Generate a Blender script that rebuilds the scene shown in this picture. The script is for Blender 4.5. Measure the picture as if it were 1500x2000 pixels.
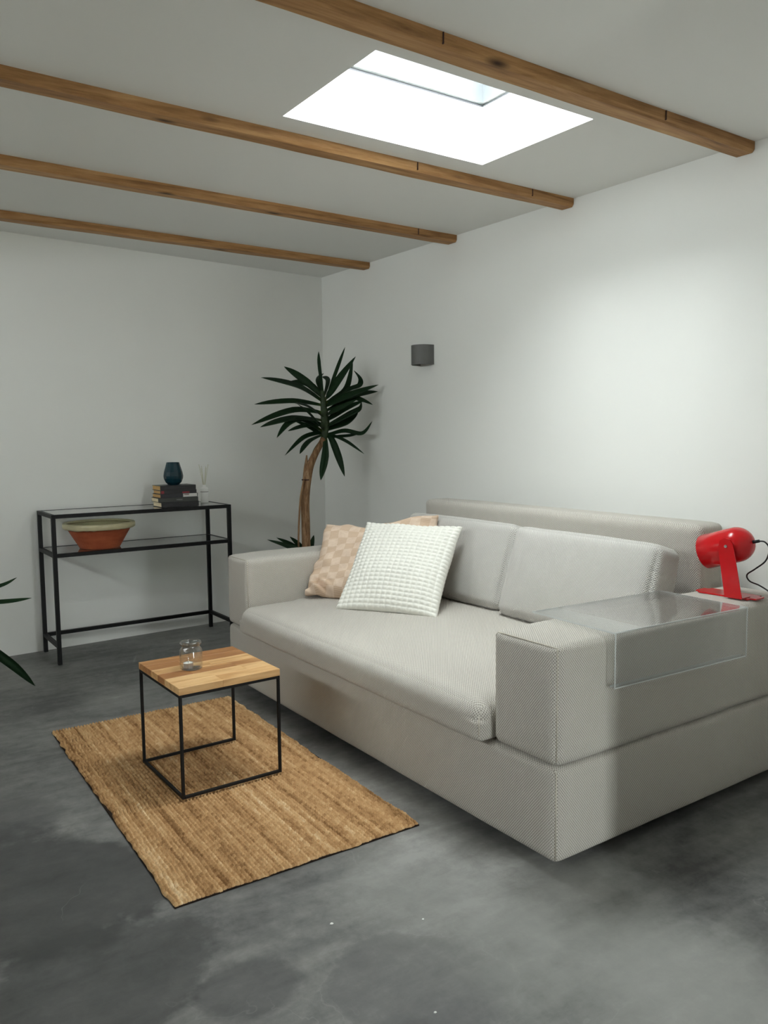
import bpy, bmesh, math, random
from mathutils import Vector, Matrix, noise
random.seed(7)
for o in list(bpy.data.objects): bpy.data.objects.remove(o)
SC = bpy.context.scene
COL = SC.collection
PI = math.pi

# ------------------------------------------------------------------ camera
CAM = (-3.0367, -5.3972, 1.3012); YAW, PITCH, ROLL, FPX = 0.58584, 0.09357, -0.00966, 1564.65
_f = Vector((math.sin(YAW)*math.cos(PITCH), math.cos(YAW)*math.cos(PITCH), -math.sin(PITCH)))
_r0 = Vector((math.cos(YAW), -math.sin(YAW), 0)); _u0 = _r0.cross(_f)
_r = _r0*math.cos(ROLL)+_u0*math.sin(ROLL); _u = -_r0*math.sin(ROLL)+_u0*math.cos(ROLL)
cd = bpy.data.cameras.new('camera'); cam = bpy.data.objects.new('camera', cd); COL.objects.link(cam)
cam.matrix_world = Matrix(((_r.x, _u.x, -_f.x, CAM[0]), (_r.y, _u.y, -_f.y, CAM[1]), (_r.z, _u.z, -_f.z, CAM[2]), (0, 0, 0, 1)))
cd.sensor_fit = 'VERTICAL'; cd.sensor_height = 24.0; cd.lens = FPX/2000*24.0; cd.clip_start = 0.02
SC.camera = cam
# ------------------------------------------------------------------ sky, daylight, exposure
w = bpy.data.worlds.new('sky'); SC.world = w; w.use_nodes = True
bg = w.node_tree.nodes['Background']; bg.inputs[0].default_value = (0.93, 0.975, 1.0, 1); bg.inputs[1].default_value = 6.0
SC.view_settings.view_transform = 'Standard'; SC.view_settings.look = 'None'
SC.view_settings.gamma = 1.0; SC.view_settings.use_curve_mapping = False
SC.view_settings.exposure = 2.38
def portal(name, loc, rot, sx, sy):
    l = bpy.data.lights.new(name, 'AREA'); l.shape = 'RECTANGLE'; l.size = sx; l.size_y = sy
    l.cycles.is_portal = True
    o = bpy.data.objects.new(name, l); COL.objects.link(o); o.location = loc; o.rotation_euler = rot
    return o
SKX0, SKX1, SKY0, SKY1 = -1.648, -0.6955, -3.2826, -2.6606       # skylight opening
RX, RYB, LX = 0.0, -6.6, -4.6                                    # right wall, rear wall, left wall
DX0, DX1, DZ1 = -1.60, -1.20, 1.75                               # unseen glazed door added in the rear wall for side light
portal('skylight_portal', ((SKX0+SKX1)/2, (SKY0+SKY1)/2, 2.97), (0, 0, 0), 1.0, 0.68)
WY0, WY1, WZ0, WZ1 = -4.6, -1.1, 1.88, 2.12                       # unseen window added high in the left wall for ambient light
portal('added_window_portal', (LX-.12, (WY0+WY1)/2, (WZ0+WZ1)/2), (PI/2, 0, -PI/2), WY1-WY0, WZ1-WZ0)
portal('added_door_portal', ((DX0+DX1)/2, RYB-0.12, DZ1/2), (PI/2, 0, 0), DX1-DX0, DZ1)

def at(px, py, ax, v):
    d = _f+_r*((px-750)/FPX)+_u*((1000-py)/FPX)
    i = 'xyz'.index(ax); t = (v-CAM[i])/d[i]
    return Vector(CAM)+d*t
def HC(x, y): return 2.5-0.0081*x+0.0162*y

# ------------------------------------------------------------------ materials
def srgb(r, g, b):
    f = lambda c: (c/255/12.92 if c/255 <= .04045 else ((c/255+.055)/1.055)**2.4)
    return (f(r), f(g), f(b), 1)
class N:
    def __init__(s, name):
        s.m = bpy.data.materials.new(name); s.m.use_nodes = True; s.t = s.m.node_tree; s.n = s.t.nodes; s.l = s.t.links
        s.b = s.n['Principled BSDF']; s.out = s.n['Material Output']
    def add(s, ty, **k):
        n = s.n.new(ty)
        for a, v in k.items(): setattr(n, a, v)
        return n
    def set(s, sock, v):
        if hasattr(v, 'is_linked') or hasattr(v, 'links'): s.l.new(v, sock)
        else: sock.default_value = v
    def coord(s, which='Object', scale=(1, 1, 1), rot=(0, 0, 0), loc=(0, 0, 0)):
        c = s.add('ShaderNodeTexCoord'); mp = s.add('ShaderNodeMapping')
        s.l.new(c.outputs[which], mp.inputs[0]); mp.inputs['Scale'].default_value = scale; mp.inputs['Rotation'].default_value = rot; mp.inputs['Location'].default_value = loc
        return mp.outputs[0]
    def noise(s, vec, scale, detail=4, rough=.55, dist=0, dim='3D'):
        n = s.add('ShaderNodeTexNoise'); n.noise_dimensions = dim
        if vec is not None: s.l.new(vec, n.inputs['Vector'])
        n.inputs['Scale'].default_value = scale; n.inputs['Detail'].default_value = detail; n.inputs['Roughness'].default_value = rough; n.inputs['Distortion'].default_value = dist
        return n.outputs[0]
    def math(s, op, a, b=None, c=None, clamp=False):
        n = s.add('ShaderNodeMath'); n.operation = op; n.use_clamp = clamp
        s.set(n.inputs[0], a)
        if b is not None: s.set(n.inputs[1], b)
        if c is not None: s.set(n.inputs[2], c)
        return n.outputs[0]
    def ramp(s, v, stops):
        n = s.add('ShaderNodeValToRGB'); s.l.new(v, n.inputs[0]); e = n.color_ramp.elements
        while len(e) < len(stops): e.new(.5)
        for i, (p, c) in enumerate(stops):
            e[i].position = p; e[i].color = c if len(c) == 4 else (*c, 1)
        return n.outputs[0]
    def mix(s, fac, a, b, mode='MIX'):
        n = s.add('ShaderNodeMix'); n.data_type = 'RGBA'; n.blend_type = mode
        s.set(n.inputs[0], fac); s.set(n.inputs[6], a); s.set(n.inputs[7], b)
        return n.outputs[2]
    def bump(s, h, strength=.3, dist=.002):
        n = s.add('ShaderNodeBump'); n.inputs['Strength'].default_value = strength; n.inputs['Distance'].default_value = dist
        s.l.new(h, n.inputs['Height']); s.l.new(n.outputs[0], s.b.inputs['Normal'])
    def fin(s, color=None, rough=None, metal=None, spec=None, **k):
        if color is not None: s.set(s.b.inputs['Base Color'], color)
        if rough is not None: s.set(s.b.inputs['Roughness'], rough)
        if metal is not None: s.set(s.b.inputs['Metallic'], metal)
        if spec is not None: s.set(s.b.inputs['Specular IOR Level'], spec)
        for a, v in k.items(): s.set(s.b.inputs[a.replace('_', ' ')], v)
        return s.m
def plain(name, col, rough=.5, metal=0, spec=.5, var=.06, scale=30):
    n = N(name); f = n.noise(n.coord(), scale, 3)
    lo = tuple(c*(1-var) for c in col[:3])+(1,); hi = tuple(min(1, c*(1+var)) for c in col[:3])+(1,)
    return n.fin(n.ramp(f, [(.3, lo), (.7, hi)]), rough, metal, spec)
def m_plaster(name, col, var=.02):
    n = N(name); v = n.coord(); f = n.noise(v, 1.3, 5)
    c = n.ramp(f, [(.3, tuple(x*(1-var) for x in col)+(1,)), (.7, tuple(col)+(1,))])
    n.bump(n.noise(v, 60, 4), .06, .002)
    return n.fin(c, .7, 0, .25)
def m_floor():
    n = N('polished_concrete'); v = n.coord()
    warp = n.noise(v, 2.3, 6, .6); big = n.noise(v, .75, 2, .5, .4); med = n.noise(n.coord(rot=(0, 0, .7), scale=(1, 1.5, 1)), 2.0, 6, .6, .5); fin_ = n.noise(v, 16, 8, .74, .3)
    streak = n.noise(n.coord(rot=(0, 0, -.6), scale=(1, 6, 1)), 2.2, 5, .6, .3)
    a = n.math('ADD', n.math('MULTIPLY', big, .45), n.math('ADD', n.math('MULTIPLY', med, .46), n.math('ADD', n.math('MULTIPLY', fin_, .30), n.math('MULTIPLY', streak, .26))))
    c = n.ramp(a, [(.60, srgb(76, 76, 75)), (.69, srgb(106, 106, 104)), (.79, srgb(128, 127, 124)), (.91, srgb(156, 155, 151))])
    sp = n.add('ShaderNodeSeparateXYZ'); n.l.new(v, sp.inputs[0])
    def patch(cx, cy, r, asp, soft):          # a patch with an uneven outline: trowelled concrete, also the painted light pool
        dx = n.math('SUBTRACT', sp.outputs[0], cx); dy = n.math('MULTIPLY', n.math('SUBTRACT', sp.outputs[1], cy), asp)
        d = n.math('SQRT', n.math('ADD', n.math('MULTIPLY', dx, dx), n.math('MULTIPLY', dy, dy)))
        d = n.math('ADD', d, n.math('MULTIPLY', n.math('SUBTRACT', warp, .5), 2.1*r))
        return d, n.math('MULTIPLY', n.math('SUBTRACT', r, d), 1/soft, clamp=True)
    for cx, cy, r, asp, soft, col, k in PATCHES:
        d, m = patch(cx, cy, r, asp, soft)
        c = n.mix(n.math('MULTIPLY', m, k), c, srgb(*col))
        if soft < .03:                           # pale trowel line along the rim
            e_ = n.math('SUBTRACT', 1, n.math('MULTIPLY', n.math('ABSOLUTE', n.math('SUBTRACT', d, r)), 260), clamp=True)
            c = n.mix(n.math('MULTIPLY', n.math('MULTIPLY', e_, n.math('MULTIPLY', n.math('SUBTRACT', med, .4), 5, clamp=True)), .25), c, srgb(158, 158, 153))
    for sc_, off, th, k in ((1.3, (7, 2, 0), .54, .42), (2.4, (1, 5, 0), .55, .36)):
        hn = n.noise(n.coord(rot=(0, 0, .4), scale=(1, .6, 1), loc=off), sc_, 5, .6, .5)
        cr = n.math('SUBTRACT', 1, n.math('MULTIPLY', n.math('ABSOLUTE', n.math('SUBTRACT', hn, .5)), 520/sc_), clamp=True)
        cp = n.math('MULTIPLY', n.math('SUBTRACT', n.noise(n.coord(loc=off), 1.6, 1), th), 9, clamp=True)
        c = n.mix(n.math('MULTIPLY', n.math('MULTIPLY', cr, cp), k), c, srgb(150, 150, 146))
    n.bump(fin_, .08, .003)
    return n.fin(c, n.ramp(med, [(.3, (.40,)*3), (.7, (.52,)*3)]), 0, .45)
PATCHES = [(-2.62, -2.95, .30, .75, .06, (44, 45, 46), .7), (-2.60, -3.52, .28, 1.1, .035, (60, 61, 61), .6), (-1.98, -3.93, .22, 1.0, .025, (88, 88, 88), .4), (-2.65, -2.45, .22, .8, .12, (64, 65, 65), .5), (-2.33, -3.72, .16, 1.3, .03, (66, 67, 67), .5),
           (-1.50, -4.25, .45, .7, .35, (160, 160, 155), .6), (-1.75, -3.70, .28, .6, .25, (140, 140, 136), .5)]  # first pale patch paints the light pool and sheen on the foreground floor
def m_beam():
    n = N('beam_timber'); v = n.coord(scale=(.9, 14, 14)); g = n.noise(v, 1.5, 6, .6, 1.5)
    v2 = n.coord(scale=(6, 60, 60)); g2 = n.noise(v2, 1.5, 4, .6)
    a = n.math('ADD', n.math('MULTIPLY', g, .75), n.math('MULTIPLY', g2, .3))
    c = n.ramp(a, [(.3, srgb(108, 74, 44)), (.5, srgb(170, 126, 80)), (.72, srgb(204, 162, 112))])
    big = n.noise(n.coord(scale=(1, 3, 3)), 1.6, 3)
    c = n.mix(n.math('MULTIPLY', n.math('SUBTRACT', big, .45), 2.2, clamp=True), c, n.mix(.5, c, srgb(150, 112, 70), 'MULTIPLY'))
    vo = n.add('ShaderNodeTexVoronoi'); vo.inputs['Scale'].default_value = 1; n.l.new(n.coord(scale=(2.6, 9, 9)), vo.inputs['Vector'])
    k = n.math('SUBTRACT', 1, n.math('MULTIPLY', vo.outputs['Distance'], 6.5), clamp=True)
    c = n.mix(n.math('MULTIPLY', k, 1.4, clamp=True), c, srgb(62, 38, 22))
    n.bump(a, .35, .003)
    return n.fin(c, .6, 0, .3)
def m_fabric(name, hi, lo, per=.0080, strength=.8):
    n = N(name); c = n.add('ShaderNodeTexCoord'); sp = n.add('ShaderNodeSeparateXYZ'); n.l.new(c.outputs['UV'], sp.inputs[0])
    k = 2*PI/per
    wob = n.math('MULTIPLY', n.noise(c.outputs['UV'], 90, 2), .8)
    sx = n.math('SINE', n.math('ADD', n.math('MULTIPLY', sp.outputs[0], k), wob)); sy = n.math('SINE', n.math('ADD', n.math('MULTIPLY', sp.outputs[1], k*.8), wob))
    h = n.math('ADD', n.math('MULTIPLY', n.math('MULTIPLY', sx, sy), .5), .5)
    f = n.math('ADD', n.math('MULTIPLY', h, .75), n.math('MULTIPLY', n.noise(c.outputs['UV'], 420, 2), .4))
    col = n.ramp(f, [(.2, lo), (.75, hi)])
    big = n.noise(n.coord(), 3, 3)
    col = n.mix(n.math('MULTIPLY', big, .16), col, lo)
    n.bump(h, strength, .0022)
    return n.fin(col, .92, 0, .12, Sheen_Weight=.15)
def m_wood(name, cols, axis=0, var=0.0):
    n = N(name); sc = [12, 12, 12]; sc[axis] = 1.4
    oi = n.add('ShaderNodeObjectInfo')
    v = n.coord(scale=tuple(sc)); ad = n.add('ShaderNodeVectorMath'); n.l.new(v, ad.inputs[0])
    cb = n.add('ShaderNodeCombineXYZ'); n.l.new(n.math('MULTIPLY', oi.outputs['Random'], 37), cb.inputs[0]); n.l.new(n.math('MULTIPLY', oi.outputs['Random'], 11), cb.inputs[1]); n.l.new(cb.outputs[0], ad.inputs[1])
    g = n.noise(ad.outputs[0], 2.0, 6, .6, 1.2)
    c = n.ramp(n.math('ADD', g, n.math('MULTIPLY', n.math('SUBTRACT', oi.outputs['Random'], .5), var)), [(.28, cols[0]), (.5, cols[1]), (.72, cols[2])])
    n.bump(g, .12, .001)
    return n.fin(c, .42, 0, .4)
def m_glass(name, tint, refl=1.0, ior=1.5, rough=.02):
    n = N(name); n.n.remove(n.b)
    tr = n.add('ShaderNodeBsdfTransparent'); tr.inputs[0].default_value = tint
    gl = n.add('ShaderNodeBsdfGlossy'); gl.inputs['Roughness'].default_value = rough
    lw = n.add('ShaderNodeLayerWeight'); lw.inputs[0].default_value = .5; f0 = ((ior-1)/(ior+1))**2
    fr = n.math('MULTIPLY_ADD', n.math('POWER', lw.outputs['Facing'], 5), 1-f0, f0)
    nz = n.noise(n.coord(), 6, 2)
    mx = n.add('ShaderNodeMixShader')
    n.l.new(n.math('MULTIPLY', fr, n.math('MULTIPLY_ADD', nz, .06, refl-.03), clamp=True), mx.inputs[0])
    n.l.new(tr.outputs[0], mx.inputs[1]); n.l.new(gl.outputs[0], mx.inputs[2]); n.l.new(mx.outputs[0], n.out.inputs[0])
    return n.m
def m_rug():
    n = N('jute_weave'); v = n.coord('Object'); c0 = n.add('ShaderNodeTexCoord')
    s1 = n.noise(n.coord('Object', scale=(30, .9, 1)), 1, 3, .6); s2 = n.noise(n.coord('Object', scale=(70, 5, 1)), 1, 3, .6); s3 = n.noise(v, 260, 3, .7)
    fl = n.add('ShaderNodeVectorMath'); fl.operation = 'FLOOR'; n.l.new(c0.outputs['UV'], fl.inputs[0])
    wn = n.add('ShaderNodeTexWhiteNoise'); wn.noise_dimensions = '2D'; n.l.new(fl.outputs[0], wn.inputs['Vector'])
    a = n.math('ADD', n.math('MULTIPLY', s1, .60), n.math('ADD', n.math('MULTIPLY', s2, .22), n.math('ADD', n.math('MULTIPLY', s3, .20), n.math('MULTIPLY', wn.outputs[0], .10))))
    c = n.ramp(a, [(.42, srgb(134, 98, 62)), (.53, srgb(182, 142, 98)), (.64, srgb(206, 168, 122)), (.76, srgb(230, 204, 164))])
    n.bump(s3, .6, .003)
    return n.fin(c, .9, 0, .1)
def m_throw():
    n = N('peach_knit'); c = n.add('ShaderNodeTexCoord'); sp = n.add('ShaderNodeSeparateXYZ'); n.l.new(c.outputs['UV'], sp.inputs[0])
    ch = n.add('ShaderNodeTexChecker'); n.l.new(c.outputs['UV'], ch.inputs[0]); ch.inputs['Scale'].default_value = 1/.048
    line = n.math('MULTIPLY_ADD', n.math('SINE', n.math('MULTIPLY', sp.outputs[1], 2*PI/.0085)), .5, .5)
    base = n.ramp(n.noise(c.outputs['UV'], 60, 3), [(.3, srgb(216, 192, 170)), (.7, srgb(226, 204, 184))])
    dark = n.mix(n.math('MULTIPLY', line, .7), srgb(216, 190, 166), srgb(198, 170, 144))
    col = n.mix(ch.outputs['Fac'], base, dark)
    n.bump(n.math('MULTIPLY', line, ch.outputs['Fac']), .3, .002)
    return n.fin(col, .9, 0, .1)
def m_leaf():
    n = N('yucca_leaf'); c = n.add('ShaderNodeTexCoord'); sp = n.add('ShaderNodeSeparateXYZ'); n.l.new(c.outputs['UV'], sp.inputs[0])
    st = n.noise(n.coord('UV', scale=(60, 2, 1)), 1, 3)
    col = n.ramp(st, [(.3, srgb(22, 48, 28)), (.7, srgb(40, 74, 40))])
    basec = n.ramp(sp.outputs[1], [(0, srgb(150, 160, 70)), (.14, srgb(64, 96, 46)), (.25, srgb(36, 70, 38))])
    col = n.mix(n.ramp(sp.outputs[1], [(0, (1,)*3), (.22, (0,)*3)]), col, basec)
    return n.fin(col, .45, 0, .4)
def m_bark():
    n = N('yucca_bark'); a = n.noise(n.coord(scale=(30, 30, 6)), 1.5, 6, .65, .6)
    n.bump(a, .6, .006)
    return n.fin(n.ramp(a, [(.3, srgb(84, 60, 42)), (.5, srgb(146, 112, 82)), (.7, srgb(186, 154, 120))]), .85, 0, .15)
def m_bowl():
    n = N('terracotta'); a = n.noise(n.coord(scale=(3, 3, 10)), 3, 5)
    return n.fin(n.ramp(a, [(.3, srgb(158, 78, 50)), (.7, srgb(184, 98, 64))]), .6, 0, .3)

M = {}
M['wall'] = m_plaster('white_wall_paint', (.85, .845, .805)); M['ceil'] = m_plaster('white_ceiling_paint', (.83, .825, .79)); M['shaft'] = m_plaster('white_shaft_lining', (.88, .885, .885), .008)
M['floor'] = m_floor(); M['beam'] = m_beam()
M['sofa'] = m_fabric('sofa_weave', srgb(218, 212, 203), srgb(138, 131, 121))
M['cush'] = m_fabric('cushion_weave', srgb(216, 212, 206), srgb(150, 146, 140), .0075)
M['seam'] = plain('sofa_piping', srgb(196, 188, 174), .9, spec=.1)
M['black'] = plain('black_powder_coated_steel', srgb(9, 9, 10), .5, spec=.3)
M['clear'] = m_glass('clear_glass', (.97, .985, .975, 1)); M['smoke'] = m_glass('table_glass', (.80, .84, .82, 1), 1.5)
M['acrylic'] = m_glass('clear_acrylic', (.965, .97, .97, 1), 1.5, 1.49, 0.0); M['acryledge'] = plain('polished_acrylic_edge', srgb(208, 210, 208), .25, var=.03)
M['jar'] = m_glass('jar_glass', (.955, .965, .96, 1), 1.7, 1.5, .03)
M['red'] = plain('red_lacquer', srgb(196, 16, 24), .2, var=.03); M['redin'] = plain('white_lamp_lining', srgb(225, 215, 210), .5)
M['cord'] = plain('black_rubber', srgb(20, 20, 22), .5); M['chrome'] = plain('brushed_steel', srgb(190, 190, 188), .25, 1)
M['rug'] = m_rug(); M['rugback'] = plain('dark_rug_binding', srgb(46, 36, 30), .9, spec=.1)
M['tablewood'] = m_wood('oiled_oak', (srgb(160, 108, 62), srgb(198, 150, 96), srgb(222, 180, 126)), 0, .5)
M['throw'] = m_throw(); M['white'] = plain('white_cotton', srgb(230, 228, 219), .95, spec=.1, var=.02)
M['leaf'] = m_leaf(); M['core'] = plain('green_leaf_sheaths', srgb(44, 62, 30), .6, var=.35, scale=40); M['bark'] = m_bark(); M['soil'] = plain('potting_soil', srgb(52, 40, 32), .95, var=.3, scale=90); M['pot'] = plain('dark_grey_planter', srgb(70, 72, 72), .6)
M['terra'] = m_bowl(); M['glaze'] = plain('olive_glaze', srgb(190, 180, 144), .3, var=.1, scale=14)
M['teal'] = plain('dark_teal_glaze', srgb(14, 48, 58), .2, var=.1); M['porc'] = plain('white_bottle', srgb(246, 246, 242), .4, var=.02)
M['reed'] = plain('pale_reed', srgb(206, 204, 178), .8); M['ink'] = plain('grey_print', srgb(120, 120, 118), .7)
M['paper'] = plain('cream_pages', srgb(222, 204, 170), .9, var=.12, scale=120); M['tanpaper'] = plain('yellowed_pages', srgb(196, 156, 100), .9, var=.12, scale=120)
M['bk_black'] = plain('black_cover', srgb(24, 23, 25), .4); M['bk_dark'] = plain('charcoal_cover', srgb(38, 38, 44), .4); M['bk_green'] = plain('dark_olive_cover', srgb(52, 54, 48), .45)
M['bk_red'] = plain('red_cover', srgb(140, 40, 48), .45); M['bk_white'] = plain('white_cover', srgb(216, 212, 206), .5)
M['sconce'] = plain('grey_sconce_metal', srgb(98, 98, 95), .55, var=.04); M['dark'] = plain('sconce_inner', srgb(26, 26, 24), .8)
M['wax'] = plain('white_wax', srgb(240, 238, 230), .5); M['alu'] = plain('tealight_aluminium', srgb(190, 194, 200), .3, .8)
M['added_frame'] = plain('white_added_frame', srgb(226, 228, 228), .45, var=.02); M['shadow_line'] = plain('dark_shadow_line', (.05, .052, .055, 1), .8); M['kerb'] = plain('grey_skylight_kerb', (.12, .13, .135, 1), .5, var=.02); M['added_ground'] = plain('grey_added_ground', srgb(150, 148, 142), .9, var=.1, scale=3); M['speck'] = plain('plaster_crumb', srgb(225, 225, 220), .9); M['string'] = plain('dark_twine', srgb(60, 36, 30), .9)

# ------------------------------------------------------------------ mesh helpers
def link(name, me, parent=None, mat=None, smooth=False):
    o = bpy.data.objects.new(name, me); COL.objects.link(o)
    if mat is not None:
        me.materials.clear(); me.materials.append(M[mat] if isinstance(mat, str) else mat)
    if parent: o.parent = parent
    if smooth: me.polygons.foreach_set('use_smooth', [True]*len(me.polygons))
    return o
def cubeuv(me):
    uv = me.uv_layers.new(name='UVMap') if not me.uv_layers else me.uv_layers[0]
    for p in me.polygons:
        n = p.normal; a = max(range(3), key=lambda i: abs(n[i])); i, j = [(1, 2), (0, 2), (0, 1)][a]
        for li in p.loop_indices:
            c = me.vertices[me.loops[li].vertex_index].co; uv.data[li].uv = (c[i], c[j])
def bm_obj(name, bm, mat, parent=None, smooth=False, uv=False):
    bmesh.ops.recalc_face_normals(bm, faces=bm.faces)
    me = bpy.data.meshes.new(name); bm.to_mesh(me); bm.free()
    if uv: cubeuv(me)
    return link(name, me, parent, mat, smooth)
def box_bm(a, b, bev=0, seg=2, bm=None):
    bm2 = bmesh.new(); bmesh.ops.create_cube(bm2, size=1)
    for v in bm2.verts: v.co = Vector(((a[i]+b[i])/2+v.co[i]*(b[i]-a[i]) for i in range(3)))
    if bev: bmesh.ops.bevel(bm2, geom=list(bm2.edges), offset=bev, segments=seg, profile=.5, affect='EDGES')
    if bm is None: return bm2
    me = bpy.data.meshes.new('t'); bm2.to_mesh(me); bm2.free(); bm.from_mesh(me); bpy.data.meshes.remove(me); return bm
def box(name, a, b, mat, parent=None, bev=0, seg=2, uv=False):
    return bm_obj(name, box_bm(a, b, bev, seg), mat, parent, uv=uv)
def tube_bm(pts, rad, seg=8, bm=None, cap=True):
    bm = bm or bmesh.new(); pts = [Vector(p) for p in pts]; rings = []
    rs = rad if isinstance(rad, (list, tuple)) else [rad]*len(pts)
    up = Vector((0, 0, 1)); t0 = (pts[1]-pts[0]).normalized()
    if abs(t0.z) > .9: up = Vector((1, 0, 0))
    side = t0.cross(up).normalized()
    for i, p in enumerate(pts):
        t = (pts[min(i+1, len(pts)-1)]-pts[max(i-1, 0)]).normalized()
        side = (side-t*side.dot(t)).normalized(); bi = t.cross(side)
        rings.append([bm.verts.new(p+(side*math.cos(2*PI*k/seg)+bi*math.sin(2*PI*k/seg))*rs[i]) for k in range(seg)])
    for a, b in zip(rings, rings[1:]):
        for k in range(seg): bm.faces.new((a[k], a[(k+1) % seg], b[(k+1) % seg], b[k]))
    if cap: bm.faces.new(rings[0][::-1]); bm.faces.new(rings[-1])
    return bm
def smooth_path(pts, n=6):
    P = [Vector(p) for p in pts]; out = []
    for i in range(len(P)-1):
        p0, p1, p2, p3 = P[max(i-1, 0)], P[i], P[i+1], P[min(i+2, len(P)-1)]
        for k in range(n):
            t = k/n; out.append(.5*((2*p1)+(p2-p0)*t+(2*p0-5*p1+4*p2-p3)*t*t+(3*p1-p0-3*p2+p3)*t**3))
    out.append(P[-1]); return out
def lathe_bm(prof, seg=32, bm=None, axis=None, smoothclose=False):
    bm = bm or bmesh.new(); rings = []
    for r, z in prof:
        if r < 1e-6: rings.append([bm.verts.new((0, 0, z))])
        else: rings.append([bm.verts.new((r*math.cos(2*PI*k/seg), r*math.sin(2*PI*k/seg), z)) for k in range(seg)])
    for a, b in zip(rings, rings[1:]):
        for k in range(seg):
            k2 = (k+1) % seg
            if len(a) == 1 and len(b) == 1: continue
            if len(a) == 1: bm.faces.new((a[0], b[k], b[k2]))
            elif len(b) == 1: bm.faces.new((a[k], a[k2], b[0]))
            else: bm.faces.new((a[k], a[k2], b[k2], b[k]))
    return bm
def soft_box(name, a, b, r, crown, mat, parent=None, n=20, wob=0.0, seed=0, rr=None):
    """upholstered block: rounded edges (r), faces crowned by crown=(cx,cy,cz)"""
    a = Vector(a); b = Vector(b); c = (a+b)/2; h = (b-a)/2
    bm = bmesh.new(); bmesh.ops.create_cube(bm, size=2)
    bmesh.ops.subdivide_edges(bm, edges=list(bm.edges), cuts=n, use_grid_fill=True)
    for v in bm.verts:
        s = v.co.copy()
        # push samples to the edges so that the roundings get vertices
        q = Vector((math.copysign(1-(1-abs(x))**1.6, x) for x in s))
        p = Vector((q[i]*h[i] for i in range(3)))
        rad = r
        if rr: rad = rr(s)
        rad = min(rad, min(h)*.99)
        inner = Vector((max(-(h[i]-rad), min(h[i]-rad, p[i])) for i in range(3)))
        d = p-inner
        if d.length > 1e-9: p = inner+d.normalized()*min(rad, d.length) if d.length > rad else inner+d
        for i in range(3):
            j, k = [(1, 2), (0, 2), (0, 1)][i]
            if abs(s[i]) > .999: p[i] += math.copysign(crown[i]*(1-s[j]**2)*(1-s[k]**2), s[i])
        if wob: p += noise.noise_vector((p+c)*7+Vector((seed, 0, 0)))*wob
        v.co = p+c
    return bm_obj(name, bm, mat, parent, smooth=True, uv=True)
def empty(name, loc=(0, 0, 0), rz=0):
    o = bpy.data.objects.new(name, None); COL.objects.link(o); o.location = loc; o.rotation_euler = (0, 0, rz); o.empty_display_size = .05; return o
def tag(o, label, cat, group=None):
    o['label'] = label; o['category'] = cat
    if group: o['group'] = group
    return o
def struct(o, label=None):
    o['kind'] = 'structure'
    if label: o['label'] = label
    return o

# ------------------------------------------------------------------ room shell
WB = math.tan(0.0784)                                            # the back wall is a little out of square
def yb(x): return WB*x
def prism(name, poly, z0, z1, mat):
    bm = bmesh.new(); lo = [bm.verts.new((x, y, z0)) for x, y in poly]; hi = [bm.verts.new((x, y, z1)) for x, y in poly]
    bm.faces.new(lo); bm.faces.new(hi)
    for i in range(len(poly)): j = (i+1) % len(poly); bm.faces.new((lo[i], lo[j], hi[j], hi[i]))
    return bm_obj(name, bm, mat)
struct(box('floor', (LX-.2, RYB-.2, -.1), (.2, .2, 0), 'floor'), 'grey polished concrete floor')
struct(box('added_ground', (LX-14, RYB-14, -.35), (14, 14, -.15), 'added_ground'), 'unseen grey ground added outside to dim light from below')  # unseen ground added to dim the light rising through the openings
struct(prism('wall_back', [(LX-.2, yb(LX-.2)), (.2, yb(.2)), (.2, .3), (LX-.2, .3)], 0, 2.62, 'wall'), 'white painted back wall behind the console table')
struct(box('wall_right', (0, RYB, 0), (.2, yb(.2)-.002, 2.62), 'wall'), 'white painted wall behind the sofa')
bm = box_bm((LX-.2, RYB, 0), (LX, WY0, 2.62)); box_bm((LX-.2, WY1, 0), (LX, yb(LX)-.03, 2.62), bm=bm); box_bm((LX-.2, WY0, 0), (LX, WY1, WZ0), bm=bm); box_bm((LX-.2, WY0, WZ1), (LX, WY1, 2.62), bm=bm)
struct(bm_obj('wall_left', bm, 'wall'), 'white painted left wall with an opening for the added window')
d = empty('added_window', (LX-.1, (WY0+WY1)/2, WZ0)); struct(d, 'unseen low wide window added high in the left wall for ambient light')  # unseen window added to raise the ambient light in the room
hw = (WY1-WY0)/2; hh = WZ1-WZ0
for y in (-hw, hw-.03): box('added_window_frame', (-.03, y, .03), (.03, y+.03, hh-.03), 'added_frame', d)
for z in (0, hh-.03): box('added_window_frame', (-.03, -hw, z), (.03, hw, z+.03), 'added_frame', d)
box('pane', (-.005, -hw+.03, .03), (.005, hw-.03, hh-.03), 'clear', d)
bm = box_bm((LX-.2, RYB-.2, 0), (DX0, RYB, 2.62)); box_bm((DX1, RYB-.2, 0), (.2, RYB, 2.62), bm=bm); box_bm((DX0, RYB-.2, DZ1), (DX1, RYB, 2.62), bm=bm)
struct(bm_obj('wall_rear', bm, 'wall'), 'white painted rear wall with an opening for the added door')
struct(box('wall_light_block', (-1.20, -4.62, 0), (-.001, -4.42, 2.40), 'wall'), 'short unseen white wall added to cut the shadow edge on the sofa')  # unseen wall stub added to shape the shadow edge on the sofa side
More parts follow.
